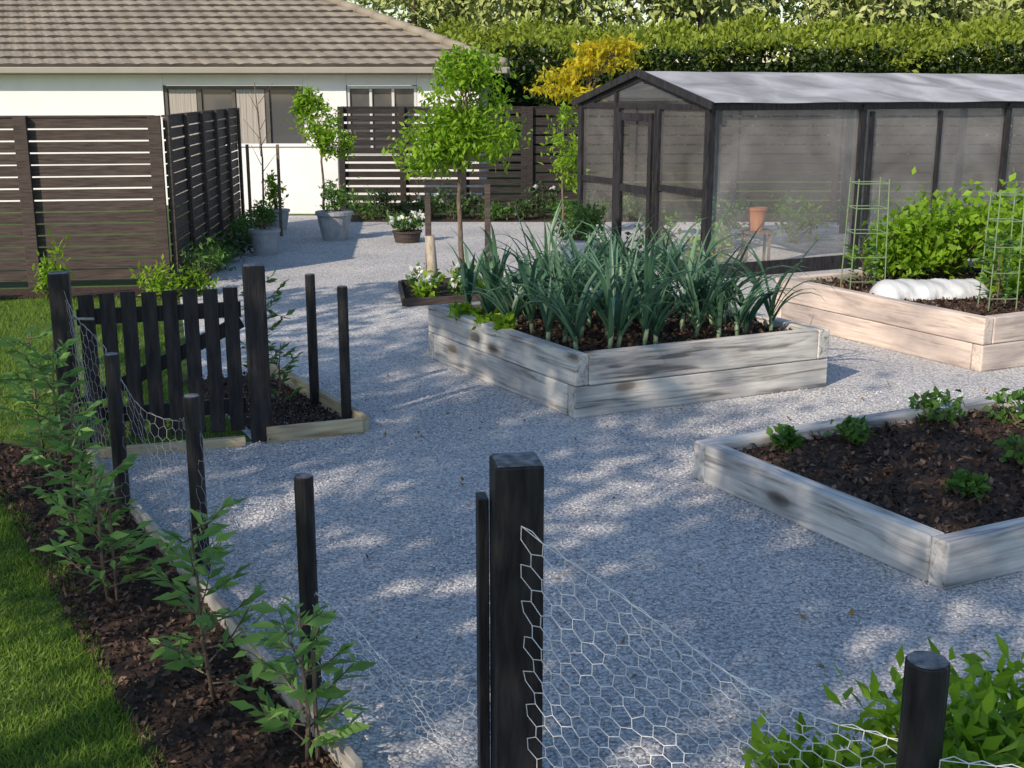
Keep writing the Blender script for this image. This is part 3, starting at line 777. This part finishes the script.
for i in range(17):
    p = Vector((ex, ey, ez + .06)) + Vector((-1, 1, tp)) * (course * i); q = p + Vector((-1, 1, tp)) * (course * 1.04) + Vector((0, 0, -.01))
    m_.tube([p, q], [.10, .085], 8)
m_.obj('hip_tiles', M_ROOF, H, smooth=True)
m_ = MB(); m_.boxz(((-20 + ex) / 2, ey - .03, ez - .055), (20 + ex + .1, .12, .11)); m_.boxz((ex + .03, ey + D_, ez - .055), (.12, 2 * D_, .11)); m_.obj('gutter', M_GUTTER, H, .015)
m_ = MB(); m_.boxz(((-20 + ex) / 2, ey + .17, ez - .10), (20 + ex - .08, .26, .02)); m_.obj('soffit', M_SOFFIT, H)

# ------------------------------------------------------------------ netted walk-in plant cage
yw = math.radians(26); bb = Vector((math.cos(yw), math.sin(yw), 0)); aa = Vector((-math.sin(yw), math.cos(yw), 0))
A = Vector((2.13, 13.2, 0)); Wd = 2.8; Ln = 8.8; eh = 1.87; rh = 2.22; z = Vector((0, 0, 1))
cage = empty('netted_plant_cage', A + aa * Wd / 2 + bb * Ln / 2); fr = MB(); t_ = .085
def P3(s_, w_, h): return A + bb * s_ + aa * w_ + z * h
ss = [0, 2.1, 4.4, 6.6, 8.8]
for s_ in ss:
    for w_ in (0, Wd):
        fr.boxz(P3(s_, w_, eh / 2), (t_, t_, eh), yw)
for s_ in (2.25, 3.3, 5.5):
    fr.boxz(P3(s_, 0, eh / 2 - .02), (.055, .055, eh - .08), yw)
for s_ in ss:
    fr.beam(P3(s_, -.06, eh - .02), P3(s_, Wd / 2, rh - .03), .05, .07); fr.beam(P3(s_, Wd + .06, eh - .02), P3(s_, Wd / 2, rh - .03), .052, .07)
fr.beam(P3(.04, 0, eh - .002), P3(Ln - .04, 0, eh - .002), .06, .07); fr.beam(P3(.04, Wd, eh - .002), P3(Ln - .04, Wd, eh - .002), .06, .07)
fr.beam(P3(.04, Wd / 2, rh - .07), P3(Ln, Wd / 2, rh - .07), .05, .07)
fr.beam(P3(0, .04, .09), P3(0, Wd - .04, .09), .05, .15); fr.beam(P3(.04, 0, .09), P3(Ln, 0, .09), .045, .15)
fr.beam(P3(0, .04, eh - .006), P3(0, Wd - .04, eh - .006), .055, .065)
for w_ in (1.0, 1.88): fr.boxz(P3(-.004, w_, eh / 2), (.075, .09, eh - .05), yw)
fr.boxz(P3(-.008, 1.94, rh / 2 - .05), (.06, .05, rh - .3), yw)
fr.beam(P3(-.003, .04, .95), P3(-.003, .95, .95), .045, .075)
fr.beam(P3(-.003, 1.97, .95), P3(-.003, Wd - .04, .95), .045, .075)
fr.obj('timber_frame', M_BLACK, cage, .004)
dr = MB()
for w_ in (1.10, 1.78): dr.boxz(P3(-.05, w_, .93), (.035, .07, 1.72), yw)
for h_ in (.14, .9, 1.74): dr.beam(P3(-.05, 1.14, h_), P3(-.05, 1.74, h_), .034, .09)
dr.obj('door_frame', M_BLACK, cage, .003)
def panel(name, pts, mat): quad(name, pts, mat, cage)
for i, (s0, s1) in enumerate(zip(ss[:-1], ss[1:])):
    panel('side_mesh_%d' % i, [P3(s0, 0.0, .12), P3(s1, 0.0, .12), P3(s1, 0.0, eh), P3(s0, 0.0, eh)], M_MESHWALL)
    panel('back_mesh_%d' % i, [P3(s0, Wd, .12), P3(s1, Wd, .12), P3(s1, Wd, eh), P3(s0, Wd, eh)], M_MESHEND)
def roofmesh(name, sgn):
    w0, w1 = (-.12, Wd / 2) if sgn > 0 else (Wd + .12, Wd / 2); V = []; F = []; nu, nv = 72, 8
    for i in range(nu + 1):
        for j in range(nv + 1):
            u = -.06 + (Ln + .06) * i / nu; v = j / nv
            k_ = min(range(4), key=lambda q: abs((ss[q] + ss[q + 1]) / 2 - u)); t = max(0, min(1, (u - ss[k_]) / (ss[k_ + 1] - ss[k_])))
            sagz = -.022 * math.sin(math.pi * t) * math.sin(math.pi * min(1, v + .1)) + .003 * math.sin(u * 5.1 + v * 6)
            V.append(tuple(P3(u, w0 + (w1 - w0) * v, eh + .048 + (rh + .04 - eh - .048) * v + sagz) - cage.location))
    for i in range(nu):
        for j in range(nv):
            q = i * (nv + 1) + j; F.append((q, q + nv + 1, q + nv + 2, q + 1))
    me = bpy.data.meshes.new(name); me.from_pydata(V, [], F); me.update(); o = bpy.data.objects.new(name, me); COL.objects.link(o); me.materials.append(M_MESHROOF); o.parent = cage
    me.polygons.foreach_set('use_smooth', np.ones(len(me.polygons), dtype=bool))
roofmesh('roof_mesh_front', 1); roofmesh('roof_mesh_back', -1)
panel('end_mesh', [P3(0, 0, .12), P3(0, Wd, .12), P3(0, Wd, eh), P3(0, Wd / 2, rh), P3(0, 0, eh)], M_MESHEND)
tr = MB(); tr.beam(P3(-.07, -.13, eh + .015), P3(-.07, Wd / 2, rh + .03), .03, .08); tr.beam(P3(-.07, Wd + .13, eh + .015), P3(-.07, Wd / 2, rh + .03), .032, .08)
tr.obj('barge_boards', M_BLACK, cage)
for i, (s_, w_, r_) in enumerate([(.6, 1.9, .35), (.7, .9, .28), (1.8, 2.2, .4), (3.0, 2.2, .38), (4.2, 2.2, .4), (5.2, 1.8, .35), (3.3, .6, .25)]):
    p = P3(s_, w_, 0); shrub('berry_bush', (p.x, p.y, 0), (r_, r_, r_ * .9), L_BRIGHT if i % 2 else L_MID, .08, .55, 26, 16, seed=700 + i)
def pot(name, x, y, z0, r0, r1, h, mat, e=None):
    e = e or empty(name, (x, y, z0)); m_ = MB()
    m_.tube([(x, y, z0), (x, y, z0 + h * .5), (x, y, z0 + h * .88), (x, y, z0 + h * .881), (x, y, z0 + h), (x, y, z0 + h + .001), (x, y, z0 + h - .04)], [r0, (r0 + r1) / 2 * 1.02, r1 * .97, r1 * 1.06, r1 * 1.06, r1 * .9, r1 * .88], 24)
    m_.obj('pot', mat, e, smooth=False); return e
p = P3(.95, .35, 0); st = empty('terracotta_pot_on_stand', (p.x, p.y, 0)); m_ = MB()
for sx in (-1, 1):
    for sy in (-1, 1): m_.boxz((p.x + sx * .13, p.y + sy * .13, .22), (.03, .03, .44))
m_.boxz((p.x, p.y, .455), (.34, .34, .03)); m_.obj('stand', M_TRUNK, st); pot('', p.x, p.y, .472, .08, .11, .26, M_TERRA, st)

# ------------------------------------------------------------------ pots, small trees and borders
e = pot('potted_topiary', -2.49, 16.9, 0, .17, .25, .40, M_POT); shrub('', (-2.49, 16.9, .36), (.26, .26, .22), L_MID, .05, .55, 40, 20, 801, parent=e)
e = pot('potted_shrub', -3.15, 15.3, 0, .14, .19, .33, M_POT); shrub('', (-3.15, 15.3, .3), (.16, .16, .2), L_MID, .06, .5, 24, 16, 802, parent=e)
e = pot('potted_shrub', -3.55, 18.2, 0, .14, .19, .30, M_POT); shrub('', (-3.55, 18.2, .3), (.18, .18, .25), L_BRIGHT, .07, .5, 24, 16, 803, parent=e)
e = pot('potted_shrub', .80, 14.4, 0, .18, .24, .30, M_WHITEPOT); shrub('', (.80, 14.4, .28), (.30, .28, .22), L_MID, .08, .5, 34, 18, 804, parent=e)
tree('young_lime_tree', (-2.8, 18.0, 0), [((-2.85, 18, 1.62), (.34, .32, .36)), ((-2.62, 17.95, 1.30), (.26, .24, .22)), ((-3.0, 18, 1.85), (.2, .2, .2))], L_BRIGHT, .022, .08, .5, 34, 18, .2, seed=21)
bt = empty('bare_sapling', (-3.55, 17.2, 0)); m_ = MB()
m_.tube([(-3.55, 17.2, 0), (-3.52, 17.2, 1.1), (-3.58, 17.2, 2.15)], [.018, .013, .006], 6)
for i in range(9):
    a_ = i * 2.4; z0 = .9 + i * .12; m_.tube([(-3.54, 17.2, z0), (-3.54 + math.cos(a_) * .22, 17.2 + math.sin(a_) * .2, z0 + .28)], [.006, .002], 4)
m_.obj('branches', M_TRUNK, bt)
for x in (-3.75, -3.32):
    s_ = empty('garden_stake', (x, 17.3, 0)); m_ = MB(); m_.boxz((x, 17.3, .65), (.04, .04, 1.3)); m_.obj('stake', M_TRUNK, s_, .003)

TB = (-.50, 12.45, 0)
tree('staked_garden_tree', TB, [((-.50, 12.4, 1.95), (.46, .4, .42)), ((-.86, 12.4, 1.48), (.34, .32, .28)), ((-.26, 12.45, 1.62), (.36, .3, .30)), ((-.45, 12.4, 2.25), (.28, .28, .22)), ((-.60, 12.4, 1.60), (.3, .3, .3))], L_BRIGHT, .03, .075, .42, 48, 26, .18, seed=31, bark=M_TRUNK, lean=(-.05, 0), droop=.5)
for x, h in ((-.86, 1.0), (-.25, 1.12)):
    s_ = empty('tree_stake', (x, 12.35, 0)); m_ = MB(); m_.boxz((x, 12.35, h / 2), (.06, .06, h)); m_.obj('stake', M_SCREEN, s_, .004)
tw = empty('pale_tree_stem', (-.83, 12.1, 0)); m_ = MB(); m_.tube([(-.83, 12.1, 0), (-.81, 12.1, .3), (-.83, 12.1, .62)], [.06, .055, .05], 8); m_.obj('stem', M_PALETRUNK, tw, smooth=True)
TB2 = [(-1.05, 11.5), (-.05, 11.9), (-.25, 13.0), (-1.2, 12.7)]
poly_sheet('mulch_tree_bed', TB2, .011, M_SOIL)
te = empty('timber_edging', (-.6, 12.2, 0))
for i in range(4):
    p, q = Vector((*TB2[i], .04)), Vector((*TB2[(i + 1) % 4], .04)); d = (q - p).normalized(); beam_obj('edging_board_%d' % i, p + d * .02, q - d * .02, .03, .08, M_SCREEN, te, .003)
for i, (x, y, r_, f) in enumerate([(-.82, 11.78, .15, 9), (-.50, 11.92, .16, 12), (-.22, 12.2, .14, 7), (-.9, 12.35, .15, 4), (-.5, 12.6, .15, 5)]):
    shrub('flowering_perennial', (x, y, .01), (r_, r_, .13), L_MID if i % 2 else L_BRIGHT, .07, .5, 20, 14, 820 + i, flowers=f)
fl = pot('flower_planter', -1.45, 16.6, 0, .16, .2, .16, M_SCREEN); shrub('', (-1.45, 16.6, .14), (.3, .28, .13), L_MID, .07, .5, 26, 16, 830, flowers=10, parent=fl)
for i in range(13):
    x = -2.4 + i * .36; shrub('border_shrub', (x, 19.6 + random.uniform(-.2, .2), 0), (.27, .25, random.uniform(.16, .30)), L_DARK if i % 3 else L_MID, .07, .5, 22, 16, 840 + i, flowers=3 if i in (3, 8) else 0)
for i in range(8):
    y = 12.3 + i * .75; shrub('border_shrub', (-3.30 - i * .06, y, 0), (.22, .25, random.uniform(.15, .26)), [L_DARK, L_MID, L_MID, L_DARK][i % 4], .07, .35, 24, 16, 870 + i)
for i, (x, y, r_, h) in enumerate([(-4.55, 11.75, .17, .28), (-3.55, 12.05, .25, .16), (-3.25, 12.2, .22, .14), (-5.4, 11.7, .2, .18)]):
    shrub('lime_shrub', (x, y, 0), (r_, r_, h), L_BRIGHT, .07, .4, 26, 14, 890 + i)
tree('golden_tree', (1.05, 17.6, 0), [((1.25, 17.6, 2.42), (.45, .4, .10)), ((.7, 17.6, 2.28), (.48, .4, .09)), ((1.5, 17.6, 2.66), (.30, .3, .12)), ((.62, 17.5, 2.06), (.42, .35, .08)), ((1.0, 17.5, 1.98), (.38, .35, .08)), ((1.15, 17.6, 2.62), (.25, .3, .08))], L_GOLD, .035, .10, .4, 24, 14, .2, seed=41, droop=.3)
tree('small_green_tree', (.72, 17.2, 0), [((.72, 17.2, 1.35), (.22, .25, .45)), ((.85, 17.2, .95), (.22, .25, .3))], L_BRIGHT, .02, .09, .4, 24, 14, .2, seed=42)

# ------------------------------------------------------------------ hedge and distant trees
hp, hq = Vector((-2.5, 31.5, 0)), Vector((24, 26.0, 0)); hd = (hq - hp); HL = hd.length; hd.normalize(); hn = Vector((hd.y, -hd.x, 0)); hyaw = math.atan2(hd.y, hd.x)
hedge = empty('tall_hedge', (hp + hq) / 2)
r = np.random.default_rng(77)
def hz(s_): return 3.02 + .06 * np.sin(s_ * .9) + .06 * np.sin(s_ * 2.3 + 1)
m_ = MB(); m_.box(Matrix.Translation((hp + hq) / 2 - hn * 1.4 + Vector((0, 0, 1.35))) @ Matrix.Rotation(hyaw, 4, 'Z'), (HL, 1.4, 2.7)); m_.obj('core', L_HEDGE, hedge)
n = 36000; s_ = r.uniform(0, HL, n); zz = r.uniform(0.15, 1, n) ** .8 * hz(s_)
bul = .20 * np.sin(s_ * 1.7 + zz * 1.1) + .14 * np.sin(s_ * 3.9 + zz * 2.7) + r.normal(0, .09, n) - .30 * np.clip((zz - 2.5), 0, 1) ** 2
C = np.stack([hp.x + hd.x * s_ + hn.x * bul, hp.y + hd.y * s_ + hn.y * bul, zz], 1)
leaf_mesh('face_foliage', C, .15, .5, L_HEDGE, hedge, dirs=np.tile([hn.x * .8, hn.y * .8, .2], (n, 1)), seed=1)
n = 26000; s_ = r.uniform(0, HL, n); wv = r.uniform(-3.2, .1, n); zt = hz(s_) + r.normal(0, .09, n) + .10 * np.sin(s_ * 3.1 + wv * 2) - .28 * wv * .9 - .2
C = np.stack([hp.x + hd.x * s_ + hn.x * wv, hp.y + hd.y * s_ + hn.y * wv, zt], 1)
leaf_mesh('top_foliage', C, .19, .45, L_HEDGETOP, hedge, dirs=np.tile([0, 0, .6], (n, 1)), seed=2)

far = empty('distant_trees', (8, 40, 0)); allP = []; m_ = MB()
rr = random.Random(5)
for i in range(27):
    x = -3.3 + i * 1.3 + rr.uniform(-.4, .4); y = 38 + rr.uniform(-2, 4); rad = rr.uniform(1.6, 2.3); hc = rr.uniform(5.2, 6.9) - (1.0 if i == 0 else 0)
    P_, cc = clump_points((x, y, hc - .8), (rad, rad, rad * 1.15), 70, 34, .17, 900 + i, .4); allP.append(P_)
    m_.tube([(x, y, 0), (x + .1, y, hc * .5), (x, y, hc)], [.18, .13, .04], 6)
leaf_mesh('foliage', np.concatenate(allP), .28, .45, L_FAR, far, droop=.5, seed=9); m_.obj('trunks', M_TRUNK, far)

# tall trees standing on the lawn to the left of / behind the viewpoint (they throw the dappled shade)
def garden_tree(x, y, zc, rad, seed, nclump=34, per=30):
    tree('garden_tree', (x, y, 0), [((x, y, zc), (rad, rad, rad * .95)), ((x + .8, y - .5, zc - .9), (rad * .7, rad * .7, rad * .6)), ((x - .6, y + .6, zc + .8), (rad * .6, rad * .6, rad * .6))], L_SHADE, .14, .17, .55, nclump, per, .17, seed=seed)
garden_tree(-7.5, -.45, 6.9, 1.75, 61, 38)
garden_tree(-5.9, -1.97, 6.6, 1.7, 62, 36)
garden_tree(-4.04, -3.18, 6.3, 1.7, 63, 30)
garden_tree(-2.4, -4.98, 5.8, 1.5, 64, 28)
garden_tree(-6.7, 4.7, 5.2, 1.2, 65, 16, 26)
